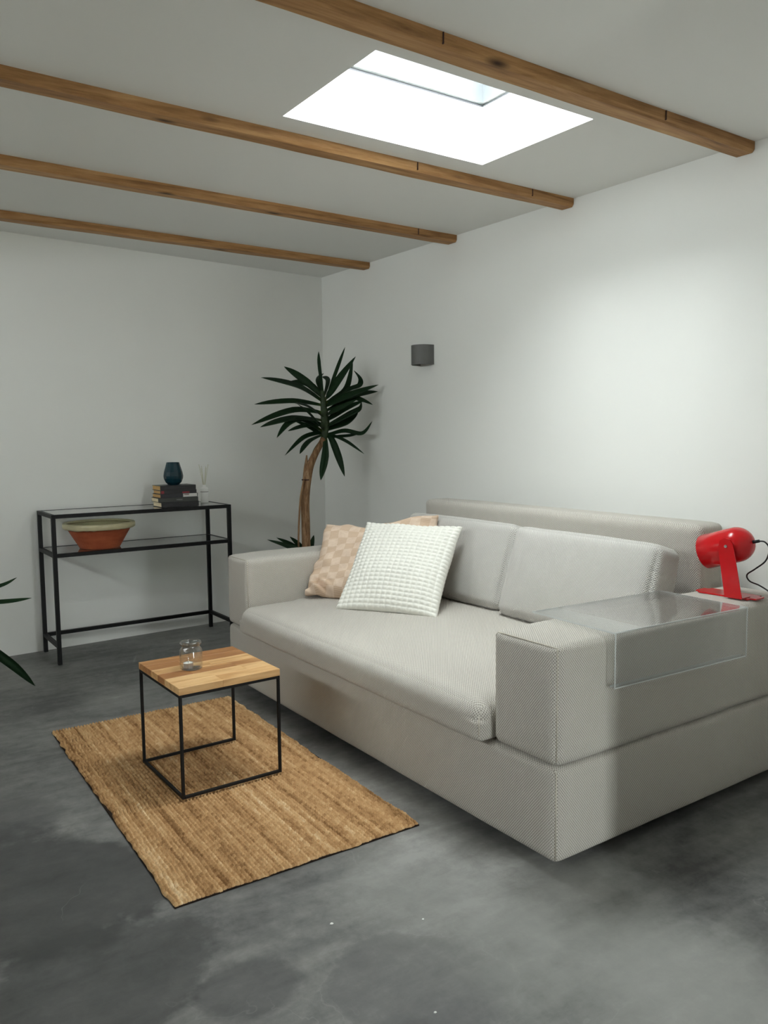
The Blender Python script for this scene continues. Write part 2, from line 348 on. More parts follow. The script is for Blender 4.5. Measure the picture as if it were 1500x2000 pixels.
# unseen glazed door, added to light the near side of the sofa
d = empty('added_door', ((DX0+DX1)/2, RYB-.1, 0)); struct(d, 'unseen narrow glazed door added in the rear wall for side light')
hw = (DX1-DX0)/2
for x in (-hw, hw-.06): box('added_door_frame', (x, -.04, .06), (x+.06, .04, DZ1-.06), 'added_frame', d)
for z in (0, DZ1-.06): box('added_door_frame', (-hw, -.04, z), (hw, .04, z+.06), 'added_frame', d)
box('pane', (-hw+.06, -.006, .06), (hw-.06, .006, DZ1-.06), 'clear', d)
box('added_door_handle', (hw-.04, .04, 1.0), (hw-.02, .08, 1.14), 'chrome', d, .004)
# ceiling with the skylight opening
xs = [LX-.2, SKX0, SKX1, .2]; ys = [RYB-.2, SKY0, SKY1, .3]
bm = bmesh.new()
lo = [[bm.verts.new((x, y, HC(x, y))) for y in ys] for x in xs]; hi = [[bm.verts.new((x, y, 2.72)) for y in ys] for x in xs]
for i in range(3):
    for j in range(3):
        if (i, j) == (1, 1): continue
        bm.faces.new((lo[i][j], lo[i+1][j], lo[i+1][j+1], lo[i][j+1])); bm.faces.new((hi[i][j], hi[i+1][j], hi[i+1][j+1], hi[i][j+1]))
for i in range(3):
    for j in (0, 3): bm.faces.new((lo[i][j], lo[i+1][j], hi[i+1][j], hi[i][j])); bm.faces.new((lo[j][i], lo[j][i+1], hi[j][i+1], hi[j][i]))
struct(bm_obj('ceiling', bm, 'ceil'), 'white ceiling with timber beams and a skylight')
# skylight: lining flush with the opening, a slightly wider kerb above, a pane
s = empty('window_1', ((SKX0+SKX1)/2, (SKY0+SKY1)/2, 2.45)); struct(s, 'bright rectangular skylight with deep white shaft')
def ring(x0, x1, y0, y1, z0, z1, t, cx, cy, cz):
    bm = bmesh.new()
    for a, b in (((x0-t, y0-t, z0), (x0, y1+t, z1)), ((x1, y0-t, z0), (x1+t, y1+t, z1)), ((x0, y0-t, z0), (x1, y0, z1)), ((x0, y1, z0), (x1, y1+t, z1))):
        box_bm(tuple(p-q for p, q in zip(a, (cx, cy, cz))), tuple(p-q for p, q in zip(b, (cx, cy, cz))), bm=bm)
    return bm
cx, cy, cz = s.location
z_ = .012
bm = bmesh.new()     # lining
for (xa, ya), (xb_, yb_) in (((SKX0, SKY0), (SKX1, SKY0)), ((SKX1, SKY0), (SKX1, SKY1)), ((SKX1, SKY1), (SKX0, SKY1)), ((SKX0, SKY1), (SKX0, SKY0))):
    ox, oy = (.012*(yb_-ya)/max(abs(yb_-ya), 1e-6) if xa == xb_ else 0), (-.012*(xb_-xa)/max(abs(xb_-xa), 1e-6) if ya == yb_ else 0)
    v = [(xa, ya, HC(xa, ya)+.0005), (xb_, yb_, HC(xb_, yb_)+.0005), (xb_, yb_, 2.70), (xa, ya, 2.70)]
    va = [bm.verts.new((p[0]-cx-ox*.02, p[1]-cy-oy*.02, p[2]-cz)) for p in v]; vb = [bm.verts.new((p[0]-cx+ox, p[1]-cy+oy, p[2]-cz)) for p in v]
    bm.faces.new(va); bm.faces.new(vb[::-1])
    for i in range(4): j = (i+1) % 4; bm.faces.new((va[i], va[j], vb[j], vb[i]))
bm_obj('shaft_lining', bm, 'shaft', s)
bm_obj('kerb', ring(SKX0-.018, SKX1+.018, SKY0-.018, SKY1+.018, 2.7095, 2.95, .06, cx, cy, cz), 'kerb', s)
bm_obj('shadow_line', ring(SKX0-.004, SKX1+.004, SKY0-.004, SKY1+.004, 2.7002, 2.709, .012, cx, cy, cz), 'shadow_line', s)  # added dark strip, keeps the shadow line below the kerb visible
box('pane', (SKX0-.05-cx, SKY0-.05-cy, 2.951-cz), (SKX1+.05-cx, SKY1+.05-cy, 2.963-cz), 'clear', s)

# ------------------------------------------------------------------ timber beams
beam_lab = ['rough timber ceiling beam nearest the camera, in front of the skylight', 'timber ceiling beam just behind the skylight', 'third timber ceiling beam, between the skylight beam and the back one', 'timber ceiling beam closest to the back wall']
for i, y in enumerate((-3.4862, -2.5365, -1.623, -.6767)):
    bw, bh, seg = .0877, .0404, 90
    bm = bmesh.new(); rings = []
    for k in range(seg+1):
        x = -.002+(LX+.004)*k/seg
        sec = [(0, .02), (0, -bh+.012), (.010, -bh), (bw-.010, -bh), (bw, -bh+.010), (bw, .02)]
        rings.append([bm.verts.new((x, y+a+noise.noise((x*2.3, a*20, i*5+b*30))*.0035, HC(x, y+a)+b+(noise.noise((x*2.7, b*20+a*9, i*7+3))*.003 if b < 0 else 0))) for a, b in sec])
    for a, b in zip(rings, rings[1:]):
        for q in range(6): bm.faces.new((a[q], a[(q+1) % 6], b[(q+1) % 6], b[q]))
    bm.faces.new(rings[0]); bm.faces.new(rings[-1])
    o = bm_obj('ceiling_beam', bm, 'beam'); tag(o, beam_lab[i], 'beam', 'timber ceiling beams')
    for x in ([-.55, -1.55] if i == 0 else [-.28, -.95][:3-i] if i < 3 else []):
        cr = bmesh.new(); z = HC(x, y); box_bm((x-.0013, y-.0042, z-bh+.006), (x+.0013, y+.002, z-.002), bm=cr); bm_obj('drying_crack', cr, 'string', o)

# ------------------------------------------------------------------ sofa
SO = (-1.4, -2.5); SA = .018
sofa = empty('sofa', (SO[0], SO[1], 0), SA); tag(sofa, 'large light grey woven fabric sofa with wide block arms against the wall', 'sofa')
fx, bx = -.008, 1.262; yn, yf = -1.300, 1.026
base = soft_box('base', (fx, yn, .04), (bx, yf, .331), .022, (.004, .004, 0), 'sofa', sofa, 26, .0015)
armn = soft_box('armrest', (fx, yn, .333), (bx, yn+.2723, .697), .026, (.004, .004, .006), 'sofa', sofa, 26, .002, 3)
armf = soft_box('armrest', (fx, yf-.243, .333), (bx, yf, .697), .026, (.004, .004, .006), 'sofa', sofa, 26, .002, 9)
seat = soft_box('seat_cushion', (fx-.054, yn+.278, .334), (1.10, yf-.247, .468), .02, (.004, .002, .014), 'sofa', sofa, 30, .0025, 5,
                rr=lambda s: .062 if (s.x < -.3 and s.z > 0) else .022)
back = soft_box('backrest', (1.095, yn+.29, .334), (1.262, yf-.262, .945), .03, (.004, .002, .004), 'sofa', sofa, 26, .002, 7)
def seam(pts, parent, r=.002): return bm_obj('piping', tube_bm(pts, r, 6), 'seam', parent, smooth=True)
e = .0075
for (ya_, yb_, o_) in ((yn, yn+.2723, armn), (yf-.243, yf, armf)):
    seam([(fx+e, ya_+e, .352), (fx+e, ya_+e, .68), (fx+.012, ya_+.012, .688), (fx+e, ya_+.03, .690), (fx+e, yb_-.03, .690), (fx+.012, yb_-.012, .688), (fx+e, yb_-e, .68), (fx+e, yb_-e, .352)], o_)
seam([(fx+e-.001, yn+e-.001, .055), (fx+e-.001, yn+e-.001, .32)], base)
seam([(fx-.054+.006, yn+.278+.006, .356), (fx-.054+.006, yn+.278+.006, .42)], seat)
for x in (.16, 1.2):
    for y in (yn+.16, yf-.16): bm_obj('foot', tube_bm([(x, y, 0), (x, y, .045)], [.022, .028], 16), 'black', sofa)
bm_obj('foot', tube_bm([(.6, -.1, 0), (.6, -.1, .045)], [.022, .028], 16), 'black', sofa)
# two loose back cushions
def back_cushion(label, yc, width, seed, xo=0, rz=0):
    o = soft_box('back_cushion', (-.075, -width/2, 0), (.075, width/2, .41), .035, (.03, .012, .008), 'cush', None, 24, .0045, seed)
    for k in (0,):
        sm = seam([( -.052, -width/2+.014, .03), (-.054, -width/2+.010, .2), (-.052, -width/2+.014, .385)], o, .0025)
    o.location = (-.535+xo, yc, .474); o.rotation_euler = (0, .30, rz)
    return tag(o, label, 'cushion', 'loose grey back cushions on the sofa')
back_cushion('grey back cushion nearest the red lamp, uncovered on the sofa', -3.062, .81, 21, -.012, SA-.03)
back_cushion('grey back cushion partly hidden behind the white bobble cushion', -2.20, .84, 44, .02, SA)

# ------------------------------------------------------------------ peach throw heaped over the far end
def throw():
    nu, nv = 70, 70
    BL, BR = Vector((-1.12, -1.765, .478)), Vector((-.70, -2.16, .478)); TL, TR = at(640, 1030, 'y', -1.66), at(858, 1010, 'x', -.505)
    up = Vector((-.56, -.45, .69))
    bm = bmesh.new(); uvl = bm.loops.layers.uv.new('UVMap'); sides = []
    nrm = (BR-BL).cross(TL-BL).normalized()
    if nrm.z < 0: nrm = -nrm
    for sd in (1, -1):
        g = []
        for i in range(nu+1):
            row = []
            for j in range(nv+1):
                u, v = i/nu, j/nv
                p = (BL*(1-u)+BR*u)*(1-v)+(TL*(1-u)+TR*u)*v
                ed = max(0, (1-(2*u-1)**4)*(1-(2*v-1)**4))
                p += nrm*sd*(.012+.062*ed**.6)
                # sag of the top edge between the two corners, wavy loose hem
                p.z -= .030*math.exp(-((u-.42)/.16)**2)*v**3
                if v < .12: p.z = max(p.z, .474)
                hem = (1-min(1, 5*min(u, 1-u)))+(1-min(1, 5*min(v, 1-v)))
                nv3 = noise.noise_vector(Vector((u*3.1, v*3.1, 4)))*.018+noise.noise_vector(Vector((u*9, v*9, 1)))*.007
                p += nv3+nrm*(math.sin(u*23+v*9)*.009+math.sin(v*31-u*5)*.008)*min(1, hem)
                # a crumpled fold at the lower front corner
                f = math.exp(-((u-.10)/.10)**2-((v-.10)/.09)**2); p += nrm*sd*.03*f*math.sin(u*50+v*40)
                if p.z < .474: p.z = .474
                row.append(bm.verts.new(p))
            g.append(row)
        for i in range(nu):
            for j in range(nv):
                fc = bm.faces.new((g[i][j], g[i+1][j], g[i+1][j+1], g[i][j+1]))
                for lp, (a, b) in zip(fc.loops, ((i, j), (i+1, j), (i+1, j+1), (i, j+1))): lp[uvl].uv = (a/nu*.56, b/nv*.5)
        sides.append(g)
    A, B = sides
    per = [(i, 0) for i in range(nu)]+[(nu, j) for j in range(nv)]+[(i, nv) for i in range(nu, 0, -1)]+[(0, j) for j in range(nv, 0, -1)]
    for q in range(len(per)):
        (i, j), (k, l) = per[q], per[(q+1) % len(per)]
        bm.faces.new((A[i][j], A[k][l], B[k][l], B[i][j]))
    return bm
o = bm_obj('checkered_throw', throw(), 'throw', None, smooth=True)
tag(o, 'peach checkered throw bunched up in the far corner of the sofa', 'throw')

# ------------------------------------------------------------------ white bobble cushion
def bobble_cushion():
    S = .52; cells = (18, 24); sub = 6
    bm = bmesh.new(); nu, nv = cells[0]*sub, cells[1]*sub; sides = []
    for sd in (1, -1):
        g = []
        for i in range(nu+1):
            row = []
            for j in range(nv+1):
                u, v = i/nu, j/nv; a, b = 2*u-1, 2*v-1
                puff = max(0, (1-a*a)*(1-b*b))**.55*.075
                pinch = 1-.055*(1-abs(a)**6)*abs(b)**2*0
                x = a*S/2*(1-.05*(1-b*b)); y = b*S/2*(1-.05*(1-a*a))
                cu, cv = (u*cells[0]) % 1, (v*cells[1]) % 1
                bob = (abs(math.sin(PI*cu))**.55)*(abs(math.sin(PI*cv))**.55)
                z = sd*(puff+.003+bob*.009)
                n1 = noise.noise((u*4, v*4, sd))*.008
                row.append(bm.verts.new((x, y, z+n1)))
            g.append(row)
        for i in range(nu):
            for j in range(nv): bm.faces.new((g[i][j], g[i+1][j], g[i+1][j+1], g[i][j+1]) if sd > 0 else (g[i][j+1], g[i+1][j+1], g[i+1][j], g[i][j]))
        sides.append(g)
    A, B = sides
    per = [(i, 0) for i in range(nu)]+[(nu, j) for j in range(nv)]+[(i, nv) for i in range(nu, 0, -1)]+[(0, j) for j in range(nv, 0, -1)]
    for q in range(len(per)):
        (i, j), (k, l) = per[q], per[(q+1) % len(per)]
        bm.faces.new((A[i][j], A[k][l], B[k][l], B[i][j]))
    return bm
o = bm_obj('bobble_cushion', bobble_cushion(), 'white', None, smooth=True)
BL, BR = Vector((-1.11, -2.096, .487)), Vector((-.816, -2.531, .487)); TL = Vector((-.838, -1.9, .835)); TR = Vector((-.58, -2.36, .825))
ex = ((BR-BL)+(TR-TL)).normalized(); ey = ((TL-BL)+(TR-BR)); ey = (ey-ex*ey.dot(ex)).normalized(); ez = ex.cross(ey)
c = (BL+BR+TL+TR)/4+ez*.012
o.matrix_world = Matrix(((ex.x, ey.x, ez.x, c.x), (ex.y, ey.y, ez.y, c.y), (ex.z, ey.z, ez.z, c.z), (0, 0, 0, 1)))
tag(o, 'square white cushion with a bobbly knitted cover leaning on the sofa', 'cushion')

# ------------------------------------------------------------------ acrylic arm tray
TZ = .7105
tr = empty('acrylic_tray', (-1.178, -3.833, 0), -.03); tag(tr, 'clear acrylic tray folded over the sofa arm', 'tray')
tx0, tx1, ty0, ty1 = 0, .64, 0, .36
t = .005
def clear(name, a, b): return box(name, a, b, 'acrylic', tr, .0008, 1)
clear('top_panel', (tx0, ty0, TZ), (tx1, ty1, TZ+t))
clear('side_panel', (tx0, ty0, TZ-.165), (tx1, ty0+t, TZ-.0005))
clear('bottom_lip', (tx0, ty0+t+.0003, TZ-.165), (tx1, ty0+.019, TZ-.160))
for a, b in (((tx0-.001, ty0-.001, TZ+t-.002), (tx1+.001, ty0+.002, TZ+t+.0008)), ((tx0-.001, ty0-.001, TZ-.166), (tx1+.001, ty0+.0015, TZ-.163)), ((tx0, ty0+.018, TZ-.165), (tx1, ty0+.020, TZ-.160)), ((tx0, ty1, TZ), (tx1, ty1+.0012, TZ+t)), ((tx0-.0015, ty0-.0012, TZ-.163), (tx0+.001, ty0+.002, TZ+.003)), ((tx1-.001, ty0-.0012, TZ-.163), (tx1+.0015, ty0+.002, TZ+.003)), ((tx0-.0015, ty0+.003, TZ), (tx0, ty1, TZ+t)), ((tx1, ty0+.003, TZ), (tx1+.0015, ty1, TZ+t))):
    box('polished_edge', a, b, 'acryledge', tr)

# ------------------------------------------------------------------ red lamp
lamp = empty('desk_lamp', (-.34, -3.665, .7035), .06); tag(lamp, 'glossy red metal spotlight lamp standing on the sofa arm', 'lamp')
bm = box_bm((-.048, -.108, 0), (.048, .128, .005)); bmesh.ops.bevel(bm, geom=[e_ for e_ in bm.edges if abs(e_.verts[0].co.z-e_.verts[1].co.z) > .004], offset=.02, segments=5, affect='EDGES')
bm_obj('base_plate', bm, 'red', lamp)
# head: a capsule, open mouth towards +y and tipped down
hc = Vector((0, -.012, .19)); tilt = math.radians(-18)
R_ = .065; Lc = .125
prof = [(0, -R_)]+[(R_*math.sin(a), -R_*math.cos(a)) for a in [PI/2*k/10 for k in range(1, 11)]]+[(R_, Lc*.4), (R_+.0005, Lc), (R_-.002, Lc+.001), (R_-.003, Lc), (R_-.003, 0)]+[((R_-.003)*math.sin(a), -(R_-.003)*math.cos(a)) for a in [PI/2*k/6 for k in range(5, 0, -1)]]+[(0, -R_+.003)]
hd = bm_obj('lamp_shade', lathe_bm(prof, 40), 'red', lamp, smooth=True)
hd.location = hc; hd.rotation_euler = (-PI/2+tilt, 0, 0)
bl = bm_obj('bulb', lathe_bm([(0, .08), (.02, .075), (.027, .055), (.02, .03), (.013, .01), (.013, -.045), (0, -.045)], 20), 'redin', hd, smooth=True)
for sx in (-1,):
    x0 = sx*(R_+.004)
    bm = bmesh.new(); out = []
    prof2 = [(-.066, 0), (.000, 0), (.026, .150), (.030, .180), (.026, .204), (.008, .216), (-.012, .212), (-.024, .196), (-.030, .175)]
    for q in (x0-.0018, x0+.0018): out.append([bm.verts.new((q, y-.012-.0, z+.004)) for y, z in prof2])
    bm.faces.new(out[0][::-1]); bm.faces.new(out[1])
    for i in range(len(prof2)): j = (i+1) % len(prof2); bm.faces.new((out[0][i], out[0][j], out[1][j], out[1][i]))
    bm_obj('bracket_arm', bm, 'red', lamp)
    bm_obj('bolt', tube_bm([(x0+sx*.001, hc.y, hc.z), (x0+sx*.006, hc.y, hc.z)], [.0065, .0055], 12), 'chrome', lamp, smooth=False)
box('bracket_foot', (-R_-.0058, -.077, .0052), (-.01, -.013, .0075), 'red', lamp, .001)
ex_ = hc+Vector((0, -R_*math.cos(tilt), R_*.24))
bm_obj('strain_relief', tube_bm([ex_, ex_+Vector((0, -.024, .006))], [.0065, .0055], 10), 'cord', lamp, smooth=True)
cp = [ex_+Vector((0, -.02, .005)), ex_+Vector((.004, -.042, .004)), ex_+Vector((.01, -.056, -.02)), ex_+Vector((.015, -.042, -.065)), Vector((.02, -.075, .105)), Vector((.03, -.04, .078)), Vector((.035, -.048, .055)), Vector((.035, -.085, .044)), Vector((.04, -.118, .026)), Vector((.04, -.145, .004)), Vector((.045, -.160, -.05)), Vector((.05, -.165, -.30)), Vector((.06, -.19, -.55)), Vector((.10, -.26, -.698))]
bm_obj('power_cord', tube_bm(smooth_path(cp, 7), .0028, 8), 'cord', lamp, smooth=True)

# ------------------------------------------------------------------ jute rug
def rug():
    x0, x1, y0, y1 = -2.3609, -1.5226, -3.3075, -1.6883; cxr, cyr = (x0+x1)/2, (y0+y1)/2
    r = empty('jute_rug', (cxr, cyr, 0), .001); tag(r, 'natural tan jute rug with woven stripes under the small table', 'rug')
    W, L = x1-x0, y1-y0; rows, kn = 64, 100; su, sv = 5, 5
    bm = bmesh.new(); g = []; uvl = bm.loops.layers.uv.new('UVMap')
    nu, nv = rows*su, kn*sv
    for i in range(nu+1):
        row = []
        for j in range(nv+1):
            u, v = i/nu, j/nv; cu = (u*rows) % 1; rw = min(rows-1, int(u*rows))
            cv = (v*kn+(.5 if rw % 2 else 0)+.25*noise.noise((rw*1.7, v*9, 0))) % 1
            h = (abs(math.sin(PI*cu))**.6)*(.25+.75*abs(math.sin(PI*cv))**.7)*(1+.35*noise.noise((rw*3.3, int(v*kn)*2.1, 7)))
            ed = min(u, 1-u, v, 1-v)
            x = (u-.5)*W; y = (v-.5)*L
            wx = .006*noise.noise((0, v*8, 3))+.004*noise.noise((0, v*30, 9)); wy = .006*noise.noise((u*8, 0, 5))+.004*noise.noise((u*40, 0, 1))
            x += wx*(2*u-1)**2*math.copysign(1, u-.5)*2; y += wy*(2*v-1)**2
            z = .0045+.0105*h+.0015*noise.noise((x*5, y*5, 2))
            if i in (0, nu) or j in (0, nv): z = .0045
            row.append(bm.verts.new((x, y, z)))
        g.append(row)
    for i in range(nu):
        for j in range(nv):
            f = bm.faces.new((g[i][j], g[i+1][j], g[i+1][j+1], g[i][j+1])); rw = i//su
            for lp in f.loops: lp[uvl].uv = (rw+.5, (j+.5)/sv+(.5 if rw % 2 else 0))
    wv = bm_obj('weave', bm, 'rug', r, smooth=True); wv['kind'] = 'stuff'
    bm = box_bm((-W/2-.001, -L/2-.001, .0005), (W/2+.001, L/2+.001, .005)); bm_obj('backing', bm, 'rugback', r)
rug()

# ------------------------------------------------------------------ side table
T0 = (-1.9, -2.3)
tb = empty('side_table', (T0[0], T0[1], 0), .0374); tag(tb, 'small cube side table with oak plank top and thin black frame', 'table')
ax, bx_, ay, by_ = -2.1395+1.9, -1.7384+1.9, -2.6978+2.3, -2.2783+2.3; tz = .4260; th = .026; zf = .0190
rowsn = 6; rw = (by_-ay)/rowsn
for k in range(rowsn):
    cuts = sorted([ax, bx_]+{0: [.42], 1: [.75], 2: [.28, .72], 3: [.55], 4: [.33], 5: [.62]}[k]) if False else [ax]+[ax+(bx_-ax)*q for q in {0: [.42], 1: [.75], 2: [.28, .72], 3: [.55], 4: [.33], 5: [.62]}[k]]+[bx_]
    for p, q in zip(cuts, cuts[1:]):
        box('plank', (p+.0002, ay+k*rw+.0002, tz-th), (q-.0002, ay+(k+1)*rw-.0002, tz), 'tablewood', tb, .0008, 1)
bt = .0052
fx0, fx1, fy0, fy1 = ax+.006, bx_-.006, ay+.006, by_-.006
for x in (fx0, fx1):
    for y in (fy0, fy1): box('leg', (x-bt, y-bt, zf), (x+bt, y+bt, tz-th-.0003), 'black', tb, .0008, 1)
def rail(a, b, z): box('rail', (min(a[0], b[0])-bt+(.0105 if a[0] != b[0] else 0), min(a[1], b[1])-bt+(.0105 if a[1] != b[1] else 0), z), (max(a[0], b[0])+bt-(.0105 if a[0] != b[0] else 0), max(a[1], b[1])+bt-(.0105 if a[1] != b[1] else 0), z+2*bt), 'black', tb, .0008, 1)
for z in (zf, tz-th-.0003-2*bt):
    rail((fx0, fy0), (fx0, fy1), z); rail((fx0, fy0), (fx1, fy0), z); rail((fx0, fy1), (fx1, fy1), z)
rail((fx1, fy0), (fx1, fy1), tz-th-.0003-2*bt)
# jar and tealight
jar = empty('glass_jar', (-1.999, -2.490, tz+.0006)); tag(jar, 'small clear open glass jar on the oak side table', 'jar')
ro = .0425
prof = [(0, .0), (ro-.006, 0), (ro-.001, .004), (ro, .012), (ro, .070), (ro-.003, .078), (ro-.009, .084), (ro-.010, .090), (ro-.009, .093), (ro-.003, .0955), (ro-.002, .101), (ro-.004, .105), (ro-.008, .106), (ro-.011, .103), (ro-.013, .090), (ro-.012, .084), (ro-.0055, .076), (ro-.0028, .068), (ro-.0028, .014), (ro-.006, .008), (0, .007)]
bm_obj('glass_body', lathe_bm(prof, 40), 'jar', jar, smooth=True)
tl = empty('tealight', (-2.010, -2.488, tz+.0080), .2); tag(tl, 'white tealight candle inside the glass jar', 'candle')
bm_obj('cup', lathe_bm([(0, 0), (.018, 0), (.0185, .014), (.0190, .0165), (.0178, .0162), (.0175, .002), (0, .002)], 24), 'alu', tl, smooth=False)
bm_obj('wax', lathe_bm([(0, .0022), (.0172, .0022), (.0172, .0152), (.012, .0148), (0, .0146)], 24), 'wax', tl)
bm_obj('wick', tube_bm([(0, 0, .014), (0, .001, .022)], .0008, 6), 'ink', tl)

# ------------------------------------------------------------------ console table
C0 = (-1.5, -.2)
con = empty('console_table', (C0[0], C0[1], 0), .0246); tag(con, 'slim black metal console table with two glass shelves', 'table')
ux0, ux1, uy0, uy1 = -2.1139+1.5, -1.0098+1.5, -.5501+.2, -.1733+.2; zt = .8745; zs = .648; zl = .118; p = .0115
for x in (ux0+p, ux1-p):
    for y in (uy0+p, uy1-p):
        box('leg', (x-p, y-p, 0), (x+p, y+p, zt), 'black', con, .0015, 1)
def crail(a, b, z, h=.022):
    (x0, y0), (x1, y1) = a, b
    if x0 != x1: box('rail', (x0+p+.0003, y0-p+.001, z-h), (x1-p-.0003, y0+p-.001, z), 'black', con, .001, 1)
    else: box('rail', (x0-p+.001, y0+p+.0003, z-h), (x0+p-.001, y1-p-.0003, z), 'black', con, .001, 1)
A_, B_, C_, D_ = (ux0+p, uy0+p), (ux1-p, uy0+p), (ux1-p, uy1-p), (ux0+p, uy1-p)
for z in (zt, zs): crail(A_, B_, z); crail(D_, C_, z); crail(A_, D_, z); crail(B_, C_, z)
crail(D_, C_, zl); crail(A_, D_, zl); crail(B_, C_, zl)
for z in (zt, zs): box('glass_panel', (ux0+2*p+.001, uy0+2*p+.001, z-.007), (ux1-2*p-.001, uy1-2*p-.001, z-.001), 'smoke', con)
TOP = zt-.0005

# books
def book(name, label, z, th, x0, x1, y0, y1, cover, pages, rz=0, extra=None):
    o = empty(name, ((x0+x1)/2, (y0+y1)/2, z), rz); tag(o, label, 'book', 'books stacked under the dark vase')
    hx, hy = (x1-x0)/2, (y1-y0)/2; c = .0022
    bm = bmesh.new(); box_bm((-hx, -hy, 0), (hx, hy, c), bm=bm); box_bm((-hx, -hy, th-c), (hx, hy, th), bm=bm); box_bm((-hx, -hy, c), (hx, -hy+c, th-c), bm=bm)
    bm_obj('cover', bm, cover, o)
    box('pages', (-hx+.003, -hy+c+.0002, c+.0002), (hx-.003, hy-.004, th-c-.0002), pages, o)
    if extra:
        for (a, b, za, zb, m) in extra: box('spine_print', (-hx+a*2*hx, -hy-.0006, za*th), (-hx+b*2*hx, -hy-.0001, zb*th), m, o)
    return o
z = TOP+.0006
book('book', 'thick black book with cream pages at the bottom of the stack', z, .030, -1.440, -1.195, -.475, -.315, 'bk_black', 'paper', .02, [(.1, .3, .4, .55, 'bk_dark')]); z += .0304
book('book', 'dark olive book with cream pages, second from the bottom of the stack', z, .026, -1.450, -1.193, -.465, -.31, 'bk_green', 'paper', -.03, [(.45, .6, .4, .6, 'ink')]); z += .0264
book('book', 'dark book with white and red spine end in the middle of the stack', z, .024, -1.440, -1.195, -.46, -.31, 'bk_dark', 'tanpaper', .03, [(.60, .98, .1, .95, 'bk_white'), (.62, .76, .5, .9, 'bk_red')]); z += .0244
book('book', 'black book with a red mark on its spine, second from the top', z, .022, -1.435, -1.20, -.455, -.31, 'bk_black', 'tanpaper', .0, [(.02, .1, .1, .9, 'bk_red'), (.6, .8, .1, .5, 'bk_red')]); z += .0224
book('book', 'glossy black book on top of the stack, under the vase', z, .030, -1.437, -1.205, -.458, -.30, 'bk_black', 'tanpaper', .01, [(.12, .7, .45, .6, 'bk_dark')]); z += .0304
VZ = z
# faceted vase
bm = bmesh.new(); prof = [(0, 0), (.034, 0), (.050, .016), (.0605, .040), (.0625, .056), (.058, .082), (.048, .115), (.040, .143), (.0365, .143), (.044, .115), (.054, .08), (.058, .055), (.046, .018), (0, .006)]
o = bm_obj('faceted_vase', lathe_bm(prof, 14), 'teal', None); o.location = (-1.322, -.375, VZ+.0004); tag(o, 'dark teal faceted vase standing on the stack of books', 'vase')
# reed diffuser
df = empty('reed_diffuser', (-1.083, -.285, TOP+.0004), .3); tag(df, 'small white bottle reed diffuser beside the books', 'diffuser')
bm_obj('bottle', lathe_bm([(0, 0), (.024, 0), (.026, .003), (.026, .094), (.023, .101), (.012, .104), (.0115, .120), (.009, .120), (.009, .104), (0, .10)], 28), 'porc', df, smooth=True)
bm_obj('printed_band', lathe_bm([(.0262, .072), (.0263, .0722), (.0263, .0755), (.0262, .0757)], 28), 'ink', df)
for k in range(6):
    a = k*1.05+.3; bm_obj('reed', tube_bm([(.003*math.cos(a), .003*math.sin(a), .103), (.030*math.cos(a), .030*math.sin(a), .232+.012*(k % 3))], .0014, 6), 'reed', df)
# terracotta bowl with olive glazed rim
bw_ = empty('terracotta_bowl', (-1.800, -.395, zs-.0004)); tag(bw_, 'large terracotta bowl with olive glazed rim on the lower glass shelf', 'bowl')
bm_obj('bowl_body', lathe_bm([(0, 0), (.112, 0), (.118, .004), (.196, .140), (.188, .140), (.110, .012), (0, .010)], 48), 'terra', bw_, smooth=False)
bm_obj('glazed_interior', lathe_bm([(.1855, .1398), (.1875, .1398), (.1095, .0125), (0, .0105), (0, .0115), (.108, .0135)], 48), 'glaze', bw_, smooth=False)
bm = lathe_bm([(.1925, .120), (.205, .121), (.211, .128), (.2115, .146), (.208, .154), (.196, .156), (.184, .150), (.1865, .1405), (.1965, .1403)], 64)
for v in bm.verts:
    if v.co.z < .125: a = math.atan2(v.co.y, v.co.x); v.co.z -= .010*max(0, noise.noise((a*2.2, 0, 3)))+.004*noise.noise((a*9, 1, 0))
bm_obj('glazed_rim', bm, 'glaze', bw_, smooth=True)

# ------------------------------------------------------------------ wall sconce
sc = empty('wall_sconce', (-.0005, -1.325, 1.744)); tag(sc, 'grey half-round wall lamp on the wall above the sofa', 'lamp')
def dsec(r, depth):
    return [(0, r)]+[(-(depth-r)-r*math.sin(PI*k/24)*1.0, r*math.cos(PI*k/24)) for k in range(25)]+[(0, -r)]
R1, D1, Hs = .072, .105, .120
bm = bmesh.new(); o_, i_ = dsec(R1, D1), dsec(R1-.004, D1-.004)
lo = [bm.verts.new((x, y, 0)) for x, y in o_]; hi = [bm.verts.new((x, y, Hs)) for x, y in o_]; li = [bm.verts.new((x, y, 0)) for x, y in i_]; hi2 = [bm.verts.new((x, y, Hs)) for x, y in i_]
for a in range(len(o_)-1):
    bm.faces.new((lo[a], lo[a+1], hi[a+1], hi[a])); bm.faces.new((li[a], li[a+1], hi2[a+1], hi2[a])); bm.faces.new((lo[a], lo[a+1], li[a+1], li[a])); bm.faces.new((hi[a], hi[a+1], hi2[a+1], hi2[a]))
bm_obj('housing', bm, 'sconce', sc)
q = dsec(R1-.005, D1-.005)
for z in (.012, Hs-.012):
    bm = bmesh.new(); bm.faces.new([bm.verts.new((x-.0005, y, z)) for x, y in q]); bmesh.ops.solidify(bm, geom=list(bm.faces), thickness=.003); bm_obj('inner_plate', bm, 'dark', sc)
box('backplate', (-.006, -R1+.006, .02), (0, R1-.006, Hs-.02), 'dark', sc)

